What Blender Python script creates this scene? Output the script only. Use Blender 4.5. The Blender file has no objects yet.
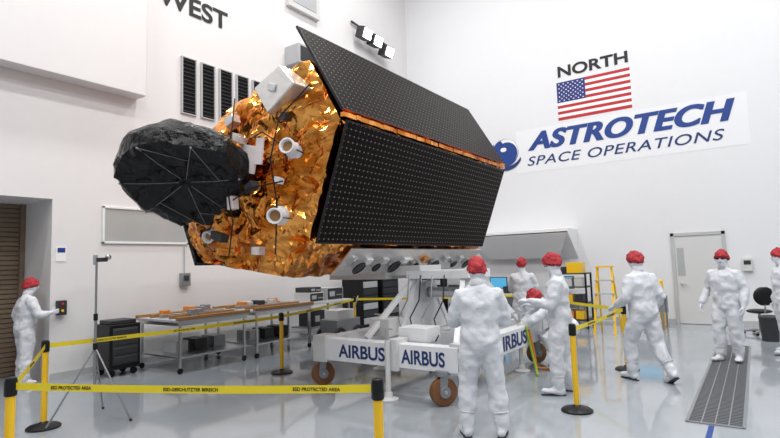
import bpy, bmesh, math, random
from mathutils import Vector, Matrix, noise
random.seed(4)
V=Vector
scene=bpy.context.scene
scene.view_settings.view_transform='Standard'

# ------------------------------------------------------------------ materials
def mat(name,col,rough=0.5,metal=0.0,bump=0.0,bscale=20.0,var=0.0,emit=None,estr=0,spec=None,bdist=.02):
    m=bpy.data.materials.new(name); m.use_nodes=True
    nt=m.node_tree; b=nt.nodes['Principled BSDF']
    b.inputs['Base Color'].default_value=(*col,1); b.inputs['Roughness'].default_value=rough
    b.inputs['Metallic'].default_value=metal
    if spec is not None: b.inputs['Specular IOR Level'].default_value=spec
    if emit: b.inputs['Emission Color'].default_value=(*emit,1); b.inputs['Emission Strength'].default_value=estr
    if bump or var:
        tc=nt.nodes.new('ShaderNodeTexCoord'); n=nt.nodes.new('ShaderNodeTexNoise')
        n.inputs['Scale'].default_value=bscale; n.inputs['Detail'].default_value=4
        nt.links.new(tc.outputs['Object'],n.inputs['Vector'])
        if bump:
            bp=nt.nodes.new('ShaderNodeBump'); bp.inputs['Strength'].default_value=bump; bp.inputs['Distance'].default_value=bdist
            nt.links.new(n.outputs['Fac'],bp.inputs['Height']); nt.links.new(bp.outputs['Normal'],b.inputs['Normal'])
        if var:
            mx=nt.nodes.new('ShaderNodeMix'); mx.data_type='RGBA'
            mx.inputs[6].default_value=(*col,1); mx.inputs[7].default_value=(*[c*(1-var) for c in col],1)
            nt.links.new(n.outputs['Fac'],mx.inputs[0]); nt.links.new(mx.outputs[2],b.inputs['Base Color'])
    return m

M={}
M['wall']=mat('wall_paint',(.75,.76,.785),.55,bump=.05,bscale=8,var=.03)
M['wallw']=mat('wall_paint_west',(.76,.75,.755),.5,bump=.05,bscale=8,var=.03)
M['ceil']=mat('ceiling_paint',(.5,.5,.5),.7,var=.02)
M['dwall']=mat('contrast_wall_grey',(.30,.31,.33),.6,var=.05,bscale=2)  # invented grey, darkens the unseen walls so the foil reflects more contrast
M['trim']=mat('trim_grey',(.48,.49,.50),.5,var=.04)
M['white']=mat('white_paint',(.82,.83,.85),.3,var=.04,bscale=5)
M['offw']=mat('offwhite_plastic',(.64,.64,.64),.4,var=.05)
M['grey']=mat('grey_metal',(.32,.33,.35),.35,.6,var=.1)
M['lgrey']=mat('light_grey',(.45,.46,.48),.4,var=.05)
M['steel']=mat('brushed_steel',(.6,.61,.63),.28,1.0,var=.1)
M['black']=mat('black_plastic',(.008,.008,.010),.4,var=.2,spec=.3)
M['dark']=mat('dark_grey',(.03,.032,.036),.5,var=.2)
M['yellow']=mat('yellow_paint',(.90,.54,.012),.35,var=.05)
M['tape']=mat('yellow_tape',(.86,.68,.018),.45,var=.06)
M['navy']=mat('navy_ink',(.008,.03,.15),.5,var=.05)
M['blue']=mat('blue_ink',(.004,.042,.24),.5,var=.05)
M['ink']=mat('black_ink',(.006,.006,.008),.6,var=.05)
M['red']=mat('flag_red',(.48,.012,.02),.6,var=.05)
M['fblue']=mat('flag_blue',(.012,.025,.18),.6,var=.05)
M['fwhite']=mat('flag_white',(.85,.85,.85),.6,var=.02)
M['banner']=mat('banner_vinyl',(.79,.80,.83),.5,var=.01)
M['tyre']=mat('caster_tyre',(.22,.09,.03),.5,var=.3)
M['wood']=mat('wood_rail',(.40,.20,.07),.5,var=.4,bscale=12)
M['shutter']=mat('shutter_brown',(.19,.135,.09),.5,var=.1)
M['screen']=mat('screen_blue',(.02,.1,.2),.2,emit=(.1,.45,.7),estr=.8)
M['lamp']=mat('lamp_glow',(1,1,1),.3,emit=(1,.98,.95),estr=10)
M['orange']=mat('orange_paint',(.75,.25,.03),.4,var=.1)
M['strap']=mat('strap_green',(.35,.5,.04),.6,var=.1)
M['suit']=mat('coverall_fabric',(.67,.69,.735),.8,bump=.6,bscale=10,var=.08,bdist=.03)
M['cap']=mat('red_bouffant',(.50,.028,.04),.7,bump=.8,bscale=60,var=.35)
M['mask']=mat('face_mask',(.76,.81,.88),.8,bump=.3,bscale=40)
M['skin']=mat('skin',(.60,.34,.23),.5,var=.12)
M['glove']=mat('nitrile_glove',(.68,.68,.74),.45,var=.06)
M['sole']=mat('boot_sole',(.04,.04,.045),.7,var=.1)
M['eye']=mat('eye_white',(.8,.8,.8),.2,var=.02)
M['hair']=mat('dark_hair',(.03,.02,.015),.6,var=.2)
M['mlib']=mat('black_blanket',(.004,.004,.005),.2,0.0,bump=1.0,bscale=7,spec=.28,bdist=.06)
M['mlis']=mat('silver_blanket',(.74,.72,.70),.25,.6,bump=.5,bscale=9)
M['string']=mat('white_lacing',(.38,.36,.34),.5,var=.3)
M['pinkw']=mat('white_radiator',(.84,.74,.74),.3,var=.08,bump=.2,bscale=15)
M['glass']=mat('frosted_glazing',(.44,.46,.46),.25,var=.15,bscale=2)

def floor_mat():
    m=bpy.data.materials.new('epoxy_floor'); m.use_nodes=True; nt=m.node_tree; b=nt.nodes['Principled BSDF']
    tc=nt.nodes.new('ShaderNodeTexCoord'); n=nt.nodes.new('ShaderNodeTexNoise'); n.inputs['Scale'].default_value=.7; n.inputs['Detail'].default_value=5
    nt.links.new(tc.outputs['Object'],n.inputs['Vector'])
    cr=nt.nodes.new('ShaderNodeValToRGB'); cr.color_ramp.elements[0].position=.3; cr.color_ramp.elements[1].position=.7
    cr.color_ramp.elements[0].color=(.29,.32,.35,1); cr.color_ramp.elements[1].color=(.34,.37,.40,1)
    nt.links.new(n.outputs['Fac'],cr.inputs[0]); nt.links.new(cr.outputs[0],b.inputs['Base Color'])
    n2=nt.nodes.new('ShaderNodeTexNoise'); n2.inputs['Scale'].default_value=3; nt.links.new(tc.outputs['Object'],n2.inputs['Vector'])
    mr=nt.nodes.new('ShaderNodeMapRange'); mr.inputs[3].default_value=.04; mr.inputs[4].default_value=.11
    nt.links.new(n2.outputs['Fac'],mr.inputs[0]); nt.links.new(mr.outputs[0],b.inputs['Roughness'])
    b.inputs['Specular IOR Level'].default_value=.9
    bp=nt.nodes.new('ShaderNodeBump'); bp.inputs['Strength'].default_value=.025; nt.links.new(n2.outputs['Fac'],bp.inputs['Height']); nt.links.new(bp.outputs['Normal'],b.inputs['Normal'])
    return m
M['floor']=floor_mat()

def gold_mat():
    m=bpy.data.materials.new('gold_foil'); m.use_nodes=True; nt=m.node_tree; b=nt.nodes['Principled BSDF']
    b.inputs['Metallic'].default_value=1; b.inputs['Roughness'].default_value=.13
    tc=nt.nodes.new('ShaderNodeTexCoord')
    n=nt.nodes.new('ShaderNodeTexNoise'); n.inputs['Scale'].default_value=2.6; n.inputs['Detail'].default_value=6
    nt.links.new(tc.outputs['Object'],n.inputs['Vector'])
    cr=nt.nodes.new('ShaderNodeValToRGB'); e=cr.color_ramp.elements
    e[0].position=.40; e[0].color=(.52,.14,.014,1); e[1].position=.62; e[1].color=(1.0,.44,.10,1)
    nt.links.new(n.outputs['Fac'],cr.inputs[0]); nt.links.new(cr.outputs[0],b.inputs['Base Color'])
    v=nt.nodes.new('ShaderNodeTexNoise'); v.noise_type='RIDGED_MULTIFRACTAL'; v.inputs['Scale'].default_value=4.0; v.inputs['Detail'].default_value=2
    nt.links.new(tc.outputs['Object'],v.inputs['Vector'])
    bp=nt.nodes.new('ShaderNodeBump'); bp.inputs['Strength'].default_value=.65; bp.inputs['Distance'].default_value=.03
    nt.links.new(v.outputs['Fac'],bp.inputs['Height']); nt.links.new(bp.outputs['Normal'],b.inputs['Normal'])
    return m
M['gold']=gold_mat()

def solar_mat():
    m=bpy.data.materials.new('solar_cells'); m.use_nodes=True; nt=m.node_tree; b=nt.nodes['Principled BSDF']
    b.inputs['Roughness'].default_value=.4; b.inputs['Specular IOR Level'].default_value=.07
    uv=nt.nodes.new('ShaderNodeUVMap'); uv.uv_map='UVMap'
    sp=nt.nodes.new('ShaderNodeSeparateXYZ'); nt.links.new(uv.outputs[0],sp.inputs[0])
    def mth(op,a,b_=None,c=None):
        x=nt.nodes.new('ShaderNodeMath'); x.operation=op
        for i,q in enumerate((a,b_,c)):
            if q is None: continue
            if isinstance(q,(int,float)): x.inputs[i].default_value=q
            else: nt.links.new(q,x.inputs[i])
        return x.outputs[0]
    fu=mth('ABSOLUTE',mth('SUBTRACT',mth('FRACT',mth('DIVIDE',sp.outputs[0],.085)),.5))
    fv=mth('ABSOLUTE',mth('SUBTRACT',mth('FRACT',mth('DIVIDE',sp.outputs[1],.078)),.5))
    dot=mth('MULTIPLY',mth('GREATER_THAN',fu,.405),mth('GREATER_THAN',fv,.405))
    line=mth('MAXIMUM',mth('GREATER_THAN',fu,.48),mth('GREATER_THAN',fv,.475))
    f=mth('MAXIMUM',mth('MULTIPLY',dot,.75),mth('MULTIPLY',line,.07))
    mx=nt.nodes.new('ShaderNodeMix'); mx.data_type='RGBA'
    mx.inputs[6].default_value=(.006,.004,.004,1); mx.inputs[7].default_value=(.42,.36,.31,1)
    nt.links.new(f,mx.inputs[0]); nt.links.new(mx.outputs[2],b.inputs['Base Color'])
    return m
M['solar']=solar_mat()

# ------------------------------------------------------------------ mesh builder
class MB:
    def __init__(s): s.bm=bmesh.new(); s.mats=[]; s.uv=None
    def mi(s,k):
        if k not in s.mats: s.mats.append(k)
        return s.mats.index(k)
    def _f(s,vs,k,smooth=False):
        try: f=s.bm.faces.new(vs)
        except ValueError: return None
        f.material_index=s.mi(k); f.smooth=smooth; return f
    def poly(s,pts,k): return s._f([s.bm.verts.new(V(p)) for p in pts],k)
    def box(s,c,sz,k,rot=None):
        c=V(c); vs=[]
        for x in(-.5,.5):
            for y in(-.5,.5):
                for z in(-.5,.5):
                    p=V((x*sz[0],y*sz[1],z*sz[2]))
                    if rot is not None: p=rot@p
                    vs.append(s.bm.verts.new(c+p))
        for q in((0,1,3,2),(4,6,7,5),(0,4,5,1),(2,3,7,6),(0,2,6,4),(1,5,7,3)): s._f([vs[i] for i in q],k)
    def bx(s,a,b,k):
        s.box([(a[i]+b[i])/2 for i in range(3)],[abs(a[i]-b[i]) for i in range(3)],k)
    def beam(s,p0,p1,w,h,k,up=V((0,0,1))):
        p0,p1=V(p0),V(p1); d=(p1-p0); L=d.length; d.normalize()
        sd=d.cross(up)
        if sd.length<1e-3: sd=d.cross(V((1,0,0)))
        sd.normalize(); u=sd.cross(d)
        rot=Matrix((d,sd,u)).transposed()
        s.box((p0+p1)/2,(L,w,h),k,rot)
    def ringt(s,cs,k,seg=16,cap=True,smooth=True):
        prev=None; first=None
        for c,a,b in cs:
            r=[s.bm.verts.new(c+a*math.cos(2*math.pi*i/seg)+b*math.sin(2*math.pi*i/seg)) for i in range(seg)]
            if prev:
                for i in range(seg): s._f([prev[i],prev[(i+1)%seg],r[(i+1)%seg],r[i]],k,smooth)
            else: first=r
            prev=r
        if cap: s._f(list(reversed(first)),k); s._f(prev,k)
    def cyl(s,p0,p1,r0,k,r1=None,seg=16):
        p0,p1=V(p0),V(p1); r1=r0 if r1 is None else r1; d=(p1-p0).normalized()
        a=d.orthogonal().normalized(); b=d.cross(a)
        s.ringt([(p0,a*r0,b*r0),(p1,a*r1,b*r1)],k,seg)
    def tube(s,pts,rs,k,seg=10,flat=None):
        pts=[V(p) for p in pts]
        if isinstance(rs,(int,float)): rs=[rs]*len(pts)
        cs=[]; a=None
        for i,p in enumerate(pts):
            d=((pts[min(i+1,len(pts)-1)]-pts[max(i-1,0)])).normalized()
            if a is None: a=d.orthogonal().normalized()
            a=(a-d*a.dot(d)).normalized(); b=d.cross(a)
            cs.append((p,a*rs[i],b*rs[i]))
        d0=(pts[0]-pts[1]).normalized(); d1=(pts[-1]-pts[-2]).normalized()
        c0=[(pts[0]+d0*rs[0]*.85,cs[0][1]*.4,cs[0][2]*.4),(pts[0]+d0*rs[0]*.5,cs[0][1]*.83,cs[0][2]*.83)]
        c1=[(pts[-1]+d1*rs[-1]*.5,cs[-1][1]*.83,cs[-1][2]*.83),(pts[-1]+d1*rs[-1]*.85,cs[-1][1]*.4,cs[-1][2]*.4)]
        s.ringt(c0+cs+c1,k,seg)
    def sph(s,c,r,k,seg=16,rot=None):
        c=V(c); r=(r,r,r) if isinstance(r,(int,float)) else r
        cs=[]; n=seg//2
        for j in range(1,n):
            t=math.pi*j/n
            A=V((r[0]*math.sin(t),0,0)); B=V((0,r[1]*math.sin(t),0)); C=V((0,0,-r[2]*math.cos(t)))
            if rot is not None: A,B,C=rot@A,rot@B,rot@C
            cs.append((c+C,A,B))
        s.ringt(cs,k,seg)
    def lathe(s,c,prof,k,seg=24,axis=V((0,0,1))):
        a=axis.orthogonal().normalized(); b=axis.cross(a)
        s.ringt([(V(c)+axis*z,a*r,b*r) for r,z in prof],k,seg)
    def torus(s,c,R,r,k,axis=V((0,0,1)),seg=28,ms=8):
        a=V(axis).normalized().orthogonal().normalized(); ax=V(axis).normalized(); b=ax.cross(a); c=V(c)
        rs=[]
        for i in range(seg):
            t=2*math.pi*i/seg; o=a*math.cos(t)+b*math.sin(t)
            rs.append([s.bm.verts.new(c+o*(R+r*math.cos(2*math.pi*j/ms))+ax*r*math.sin(2*math.pi*j/ms)) for j in range(ms)])
        for i in range(seg):
            for j in range(ms):
                s._f([rs[i][j],rs[(i+1)%seg][j],rs[(i+1)%seg][(j+1)%ms],rs[i][(j+1)%ms]],k,True)
    def prism(s,pts,ext,k):
        ext=V(ext); a=[s.bm.verts.new(V(p)) for p in pts]; b=[s.bm.verts.new(V(p)+ext) for p in pts]
        n=len(pts); s._f(list(reversed(a)),k); s._f(b,k)
        for i in range(n): s._f([a[i],a[(i+1)%n],b[(i+1)%n],b[i]],k)
    def obj(s,name,bevel=0,parent=None,sharp=35,loc=None,fixn=True):
        if fixn: bmesh.ops.recalc_face_normals(s.bm,faces=s.bm.faces[:])
        me=bpy.data.meshes.new(name); s.bm.to_mesh(me); s.bm.free()
        for k in s.mats: me.materials.append(M[k])
        try: me.set_sharp_from_angle(angle=math.radians(sharp))
        except Exception: pass
        o=bpy.data.objects.new(name,me); scene.collection.objects.link(o)
        if loc is not None: o.location=loc
        if bevel:
            bv=o.modifiers.new('bevel','BEVEL'); bv.width=bevel; bv.segments=2; bv.limit_method='ANGLE'; bv.angle_limit=math.radians(40)
        if parent: o.parent=parent
        return o

def empty(name,loc=(0,0,0)):
    e=bpy.data.objects.new(name,None); e.location=loc; e.empty_display_size=.1; scene.collection.objects.link(e); return e

def text(name,s,size,org,right,up,k,width=None,bold=0,shear=0,ext=.002,parent=None,align='LEFT',space=1.0):
    cu=bpy.data.curves.new(name,'FONT'); cu.body=s; cu.size=size; cu.extrude=ext; cu.offset=bold; cu.shear=shear; cu.align_x=align
    cu.space_character=space
    cu.materials.append(M[k])
    o=bpy.data.objects.new(name,cu); scene.collection.objects.link(o)
    right=V(right).normalized(); up=V(up).normalized(); n=right.cross(up)
    sx=1
    if width:
        bpy.context.view_layer.update(); w=o.dimensions.x
        if w>1e-6: sx=width/w
    m=Matrix((right*sx,up,n)).transposed().to_4x4(); m.translation=V(org); 
    if parent: o.parent=parent
    o.matrix_world=m
    if parent: o.matrix_parent_inverse=Matrix()
    return o
CAPF=1/.70

# ------------------------------------------------------------------ room
XW,YN,ZC=-9.6,15.04,13.0
b=MB(); b.bx((-11.2,-7,-.2),(9.2,15.4,0),'floor'); b.obj('floor')
b=MB(); b.bx((-11.2,-7,ZC),(9.2,15.4,ZC+.2),'ceil'); b.obj('ceiling')
b=MB(); b.bx((-11.2,YN,0),(9.2,YN+.3,ZC),'wall'); b.obj('wall_north')
b=MB()
b.bx((XW-.3,3.85,0),(XW,YN,ZC),'wallw'); b.bx((XW-.3,-7,3.0),(XW,3.85,ZC),'wallw'); b.bx((XW-.3,-7,0),(XW,.6,3.0),'wallw')
b.bx((-10.75,3.85,0),(XW-.3,4.0,3.2),'wallw'); b.bx((-10.75,.45,0),(XW-.3,.6,3.2),'wallw'); b.bx((-10.75,.45,3.0),(XW-.3,4.0,3.2),'wallw')
b.bx((-11.0,.45,0),(-10.75,4.0,3.2),'wallw')
b.obj('wall_west')
b=MB(); b.bx((9,-7,0),(9.2,YN,ZC),'dwall'); b.obj('wall_east')
b=MB(); b.bx((-11.2,-7.2,0),(9.2,-7,ZC),'dwall'); b.obj('wall_south')
b=MB(); b.bx((XW,-7,5.05),(XW+.35,5.28,ZC-.01),'wallw'); b.obj('trim_1',bevel=.01)
b=MB(); b.bx((XW,3.87,0),(XW+.015,YN,.12),'trim'); b.obj('baseboard_west')
b=MB(); b.bx((XW,YN-.015,0),(-1.8,YN,.12),'trim'); b.bx((-.6,YN-.015,0),(9,YN,.12),'trim'); b.obj('baseboard_north')
b=MB()
n=36
for i in range(n):
    z=3.0*i/n
    b.bx((-10.74,.62,z+.006),(-10.70,3.83,z+3.0/n-.006),'shutter')
b.bx((-10.748,.61,0),(-10.72,3.84,3.0),'dark')
b.bx((-10.74,3.77,0),(-10.64,3.845,3.0),'shutter')
b.obj('door_2',bevel=.004)
b=MB()
y_=YN-.002
b.bx((-1.78,YN-.05,0),(-1.70,y_,2.28),'trim'); b.bx((-.68,YN-.05,0),(-.60,y_,2.28),'trim'); b.bx((-1.78,YN-.05,2.2),(-.6,y_,2.28),'trim')
b.bx((-1.70,YN-.03,0.01),(-.68,YN-.005,2.2),'offw')
b.bx((-1.66,YN-.035,1.2),(-1.50,YN-.028,1.9),'glass')
b.cyl((-1.6,YN-.03,1.0),(-1.6,YN-.09,1.0),.02,'steel'); b.beam((-1.6,YN-.09,1.0),(-1.47,YN-.09,1.0),.02,.02,'steel')
b.box((-.72,YN-.04,1.8),(.03,.03,.1),'steel'); b.box((-.72,YN-.04,.4),(.03,.03,.1),'steel')
b.obj('door_1',bevel=.005)
# floor grate
b=MB(); gx=-.72
b.bx((gx,6.35,-.02),(gx+.49,11.8,.003),'dark')
for x in(gx-.01,gx+.49): b.bx((x-.015,6.33,0),(x+.015,11.82,.012),'grey')
for y in(6.34,11.81): b.bx((gx-.01,y-.015,0),(gx+.49,y+.015,.012),'grey')
for i in range(90): b.bx((gx,6.38+i*.06,.0),(gx+.48,6.38+i*.06+.016,.009),'grey')
for x in(.12,.24,.36): b.bx((gx+x-.006,6.35,0),(gx+x+.006,11.8,.010),'grey')
b.obj('floor_drain_grate')
b=MB(); b.bx((-7,1.75,.0005),(-4.9,1.80,.003),'blue'); b.obj('floor_marking_stripe')
b=MB(); b.bx((-.53,2.0,.0005),(-.48,6.3,.003),'blue'); b.obj('floor_marking_stripe')

# louvres west
b=MB()
for i in range(6):
    y0=6.25+i*.47
    b.bx((XW+.001,y0,5.02),(XW+.02,y0+.30,6.21),'black')
    for (a0,a1,z0,z1) in((y0-.03,y0,5.0,6.23),(y0+.30,y0+.33,5.0,6.23),(y0,y0+.3,5.0,5.02),(y0,y0+.3,6.21,6.23)):
        b.bx((XW,a0,z0),(XW+.05,a1,z1),'lgrey')
    for j in range(14):
        z=5.06+j*.084
        b.box((XW+.035,y0+.15,z),(.05,.29,.012),'dark',Matrix.Rotation(.6,3,'Y'))
b.obj('louvre_vent_bank')
b=MB()
b.bx((XW,4.7,2.3),(XW+.02,6.35,2.9),'glass')
for a,c in(((XW,4.66,2.26),(XW+.04,6.39,2.3)),((XW,4.66,2.9),(XW+.04,6.39,2.94)),((XW,4.66,2.26),(XW+.04,4.7,2.94)),((XW,6.35,2.26),(XW+.04,6.39,2.94))): b.bx(a,c,'white')
b.obj('window_1',bevel=.005)
b=MB(); b.box((XW+.05,6.3,1.55),(.1,.2,.26),'grey'); b.box((XW+.11,6.3,1.58),(.03,.1,.1),'dark'); b.cyl((XW+.03,6.3,1.68),(XW+.03,6.3,2.24),.012,'lgrey'); b.obj('electrical_outlet_box',bevel=.008)
b=MB(); b.box((XW+.05,4.0,1.18),(.1,.14,.24),'dark'); b.box((XW+.105,4.0,1.24),(.02,.04,.04),'red'); b.box((XW+.105,4.0,1.13),(.02,.04,.04),'yellow'); b.obj('door_control_box',bevel=.008)
b=MB(); b.bx((XW,3.92,1.95),(XW+.01,4.08,2.2),'fwhite'); b.bx((XW+.01,3.94,2.1),(XW+.012,4.06,2.18),'blue'); b.obj('wall_notice')
b=MB(); b.bx((XW,9.26,8.55),(XW+.12,10.44,9.6),'offw'); b.bx((XW+.12,9.4,8.7),(XW+.13,10.3,9.5),'lgrey'); b.obj('wall_access_panel',bevel=.01)
b=MB(); b.bx((XW,9.2,6.9),(XW+.5,10.0,7.4),'lgrey'); b.bx((XW+.5,9.26,6.95),(XW+.51,9.94,7.35),'dark'); b.obj('wall_heater_unit',bevel=.02)
b=MB()
b.beam((XW+.06,11.9,9.1),(XW+.06,13.8,8.95),.05,.05,'dark')
for y,z in((12.2,8.75),(12.75,8.7),(13.35,8.55)):
    b.box((XW+.3,y,z),(.28,.42,.34),'dark',Matrix.Rotation(.35,3,'Y')); b.box((XW+.455,y,z-.055),(.02,.36,.28),'lamp',Matrix.Rotation(.35,3,'Y'))
    b.beam((XW+.06,y,9.05),(XW+.25,y,z),.03,.03,'dark')
b.obj('wall_floodlights',bevel=.01)
text('sign_west','WEST',.40*CAPF,(XW+.01,5.70,7.21),(0,1,0),(0,0,1),'ink',width=1.74,bold=.014)
text('sign_north','NORTH',.31*CAPF,(-4.4,YN-.01,7.0),(1,0,0),(0,0,1),'ink',width=1.9,bold=.012)
b=MB(); b.bx((-5.75,YN-.004,4.33),(0.08,YN,5.62),'banner'); ban=b.obj('company_sign_banner')
for dx_ in(0,.02,.04):
    text('sign_lettering','ASTROTECH',.51*CAPF,(-5.35+dx_,YN-.010-dx_*.05,4.99),(1,0,0),(0,0,1),'blue',width=5.2,bold=.020,shear=.28,parent=ban,space=1.04)
text('sign_tagline','SPACE OPERATIONS',.27*CAPF,(-5.45,YN-.010,4.52),(1,0,0),(0,0,1),'navy',width=5.0,bold=.002,shear=.25,parent=ban,space=1.08)
# emblem: globe with crescent swoosh
b=MB(); ec=(-6.12,YN-.01,5.02)
b.lathe(ec,[(.43,0),(.43,.006)],'blue',40,V((0,-1,0)))
def crescent(cx,cz,r0,r1,dx,dz,a0,a1,k,off):
    o_=[];i_=[]
    for i in range(17):
        t=math.radians(a0+(a1-a0)*i/16)
        o_.append((cx+r0*math.cos(t),YN-off,cz+r0*math.sin(t))); i_.append((cx+dx+r1*math.cos(t),YN-off,cz+dz+r1*math.sin(t)))
    for i in range(16): b.poly([o_[i],o_[i+1],i_[i+1],i_[i]],k)
crescent(-6.10,5.04,.40,.34,.04,-.04,-40,110,'fwhite',.018)
crescent(-6.1,5.02,.56,.48,.06,.055,150,330,'navy',.020)
b.sph((-6.16,YN-.02,5.12),(.10,.003,.07),'fwhite',16)
b.obj('globe_emblem',parent=ban)
# flag
b=MB(); fx0,fx1,fz0,fz1=-4.43,-2.45,5.72,6.84
h=(fz1-fz0)/13
for i in range(13): b.bx((fx0,YN-.006,fz1-(i+1)*h),(fx1,YN-.001,fz1-i*h),'red' if i%2==0 else 'fwhite')
b.bx((fx0,YN-.009,fz1-7*h),(fx0+.80,YN-.006,fz1),'fblue')
for r in range(9):
    for c in range(6 if r%2==0 else 5):
        cx=fx0+.07+(.132*c)+(0 if r%2==0 else .066); cz=fz1-.06-r*.061
        b.poly([(cx+(.026 if j%2==0 else .011)*math.sin(j*math.pi/5),YN-.011,cz+(.026 if j%2==0 else .011)*math.cos(j*math.pi/5)) for j in range(10)],'fwhite')
b.obj('american_flag',fixn=False)
# north hood
b=MB(); 
b.prism([(-7.0,YN-.9,2.42),(-4.1,YN-.9,2.42),(-4.55,YN-.25,1.75),(-6.7,YN-.25,1.75)],(0,0,.05),'white')
b.prism([(-7.0,YN-.002,2.55),(-7.0,YN-.9,2.55),(-7.0,YN-.9,2.42),(-7.0,YN-.002,1.72)],(2.9,0,0),'white')
b.obj('extraction_hood',bevel=.01)
b=MB(); b.bx((-2.5,YN-.1,.9),(-2.25,YN,1.3),'lgrey'); b.obj('fire_alarm_box',bevel=.01)
b=MB(); b.bx((-.3,YN-.08,1.3),(-.1,YN,1.6),'offw'); b.bx((-.27,YN-.09,1.45),(-.13,YN-.08,1.55),'dark'); b.obj('wall_intercom',bevel=.01)

# lights
def area(name,loc,sx,sy,pw,rot=(0,0,0),col=(1,1,1)):
    l=bpy.data.lights.new(name,'AREA'); l.shape='RECTANGLE'; l.size=sx; l.size_y=sy; l.energy=pw; l.color=col
    o=bpy.data.objects.new(name,l); o.location=loc; o.rotation_euler=rot; scene.collection.objects.link(o)
for x in(-7,-2.3,2.4,7):
    for y in(-3.5,1.2,5.9,10.6):
        area('high_bay_lamp',(x,y,ZC-.38),.8,.8,218,col=(1,.985,.965))
        b=MB(); b.box((x,y,ZC-.27),(1.0,1.0,.18),'lgrey'); b.cyl((x,y,ZC-.2),(x,y,ZC-.005),.03,'grey'); b.obj('high_bay_housing')
w=bpy.data.worlds.new('world'); scene.world=w; w.use_nodes=True; w.node_tree.nodes['Background'].inputs[0].default_value=(.8,.85,.9,1); w.node_tree.nodes['Background'].inputs[1].default_value=.3

# ------------------------------------------------------------------ satellite
Y0,Y1=4.6,9.3
sat=empty('satellite',(-5.4,7,3)); 
def attach(o,p):
    bpy.context.view_layer.update(); o.parent=p; o.matrix_parent_inverse=p.matrix_world.inverted(); return o
sec=[(-4.34,4.28),(-3.90,3.47),(-4.44,2.02),(-4.88,1.62),(-6.55,1.84),(-6.93,2.48),(-6.30,3.70),(-5.70,4.05)]
def rid(q): return 1-abs(noise.noise(q))*2.2
def crum(p,amp=1):
    q=V(p)
    v=rid(q*1.9)*.085+rid(q*4.2+V((9,2,1)))*.05+noise.noise(q*10)*.014-.055
    w=noise.noise_vector(q*6)*.02
    return v*amp,w*amp
b=MB()
cx=sum(p[0] for p in sec)/8; cz=sum(p[1] for p in sec)/8
def edgepts(n):
    out=[]
    for i in range(8):
        a,c=sec[i],sec[(i+1)%8]; L=math.dist(a,c); m=max(2,int(L/n))
        for j in range(m): out.append((a[0]+(c[0]-a[0])*j/m,a[1]+(c[1]-a[1])*j/m))
    return out
ep=edgepts(.05); NE=len(ep)
R=28; rings=[]
for r in range(R+1):
    f=r/R; row=[]
    for (x,z) in ep:
        X=cx+(x-cx)*f; Z=cz+(z-cz)*f
        bul=.28*(1-f**3)
        p=V((X,Y0-bul,Z)); am=1 if 0<r<R else .3
        v,wv=crum(p,am*1.5); p+=V((0,-v,0))+wv*(1 if r<R else .3)
        row.append(b.bm.verts.new(p) if r>0 else None)
    rings.append(row)
c0=b.bm.verts.new((cx,Y0-.3,cz))
for i in range(NE): b._f([c0,rings[1][i],rings[1][(i+1)%NE]],'gold')
for r in range(1,R):
    for i in range(NE):
        j=(i+1)%NE; q=[rings[r][i],rings[r][j],rings[r+1][j],rings[r+1][i]]
        if (i+r)%2: b._f([q[0],q[1],q[2]],'gold'); b._f([q[0],q[2],q[3]],'gold')
        else: b._f([q[1],q[2],q[3]],'gold'); b._f([q[1],q[3],q[0]],'gold')
NY=80; prev=rings[R]
for k in range(1,NY+1):
    Y=Y0+(Y1-Y0)*k/NY; row=[]
    for (x,z) in ep:
        o=V((x-cx,0,z-cz)).normalized(); p=V((x,Y,z)); v,wv=crum(p,.55); p+=o*(v-.01)+wv*.5
        row.append(b.bm.verts.new(p))
    for i in range(NE):
        j=(i+1)%NE; b._f([prev[i],row[i],row[j]],'gold'); b._f([prev[i],row[j],prev[j]],'gold')
    prev=row
b._f(prev,'gold')
attach(b.obj('foil_wrapped_body',sharp=5),sat)
def panel(name,P0,P1,ya,yb,th=.035,mk='solar'):
    b=MB(); uv=b.bm.loops.layers.uv.new('UVMap')
    p0,p1=V((P0[0],0,P0[1])),V((P1[0],0,P1[1])); d=(p1-p0); L=d.length; d.normalize(); n=V((0,1,0)).cross(d).normalized()
    if n.x<0: n=-n
    def q(u,v,o): return p0+d*u+V((0,v,0))+n*o
    f=b.poly([q(0.02,ya+.02,th),q(0.02,yb-.02,th),q(L-.02,yb-.02,th),q(L-.02,ya+.02,th)],mk)
    for lp,t in zip(f.loops,[(0,0),(0,yb-ya),(L,yb-ya),(L,0)]): lp[uv].uv=(t[1],t[0])
    a=[q(0,ya,0),q(L,ya,0),q(L,yb,0),q(0,yb,0)]; t=[p+n*(th-.002) for p in a]
    for i in range(4): b.poly([a[i],a[(i+1)%4],t[(i+1)%4],t[i]],'black' if i!=1 else 'gold')
    b.poly(a,'black'); b.poly(t,'black')
    attach(b.obj(name,fixn=False),sat)
panel('solar_panel_roof',(-4.60,4.79),(-3.87,3.56),Y0,9.42)
panel('solar_panel_side',(-3.83,3.45),(-4.36,2.02),Y0+.03,9.28,.03)
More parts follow.
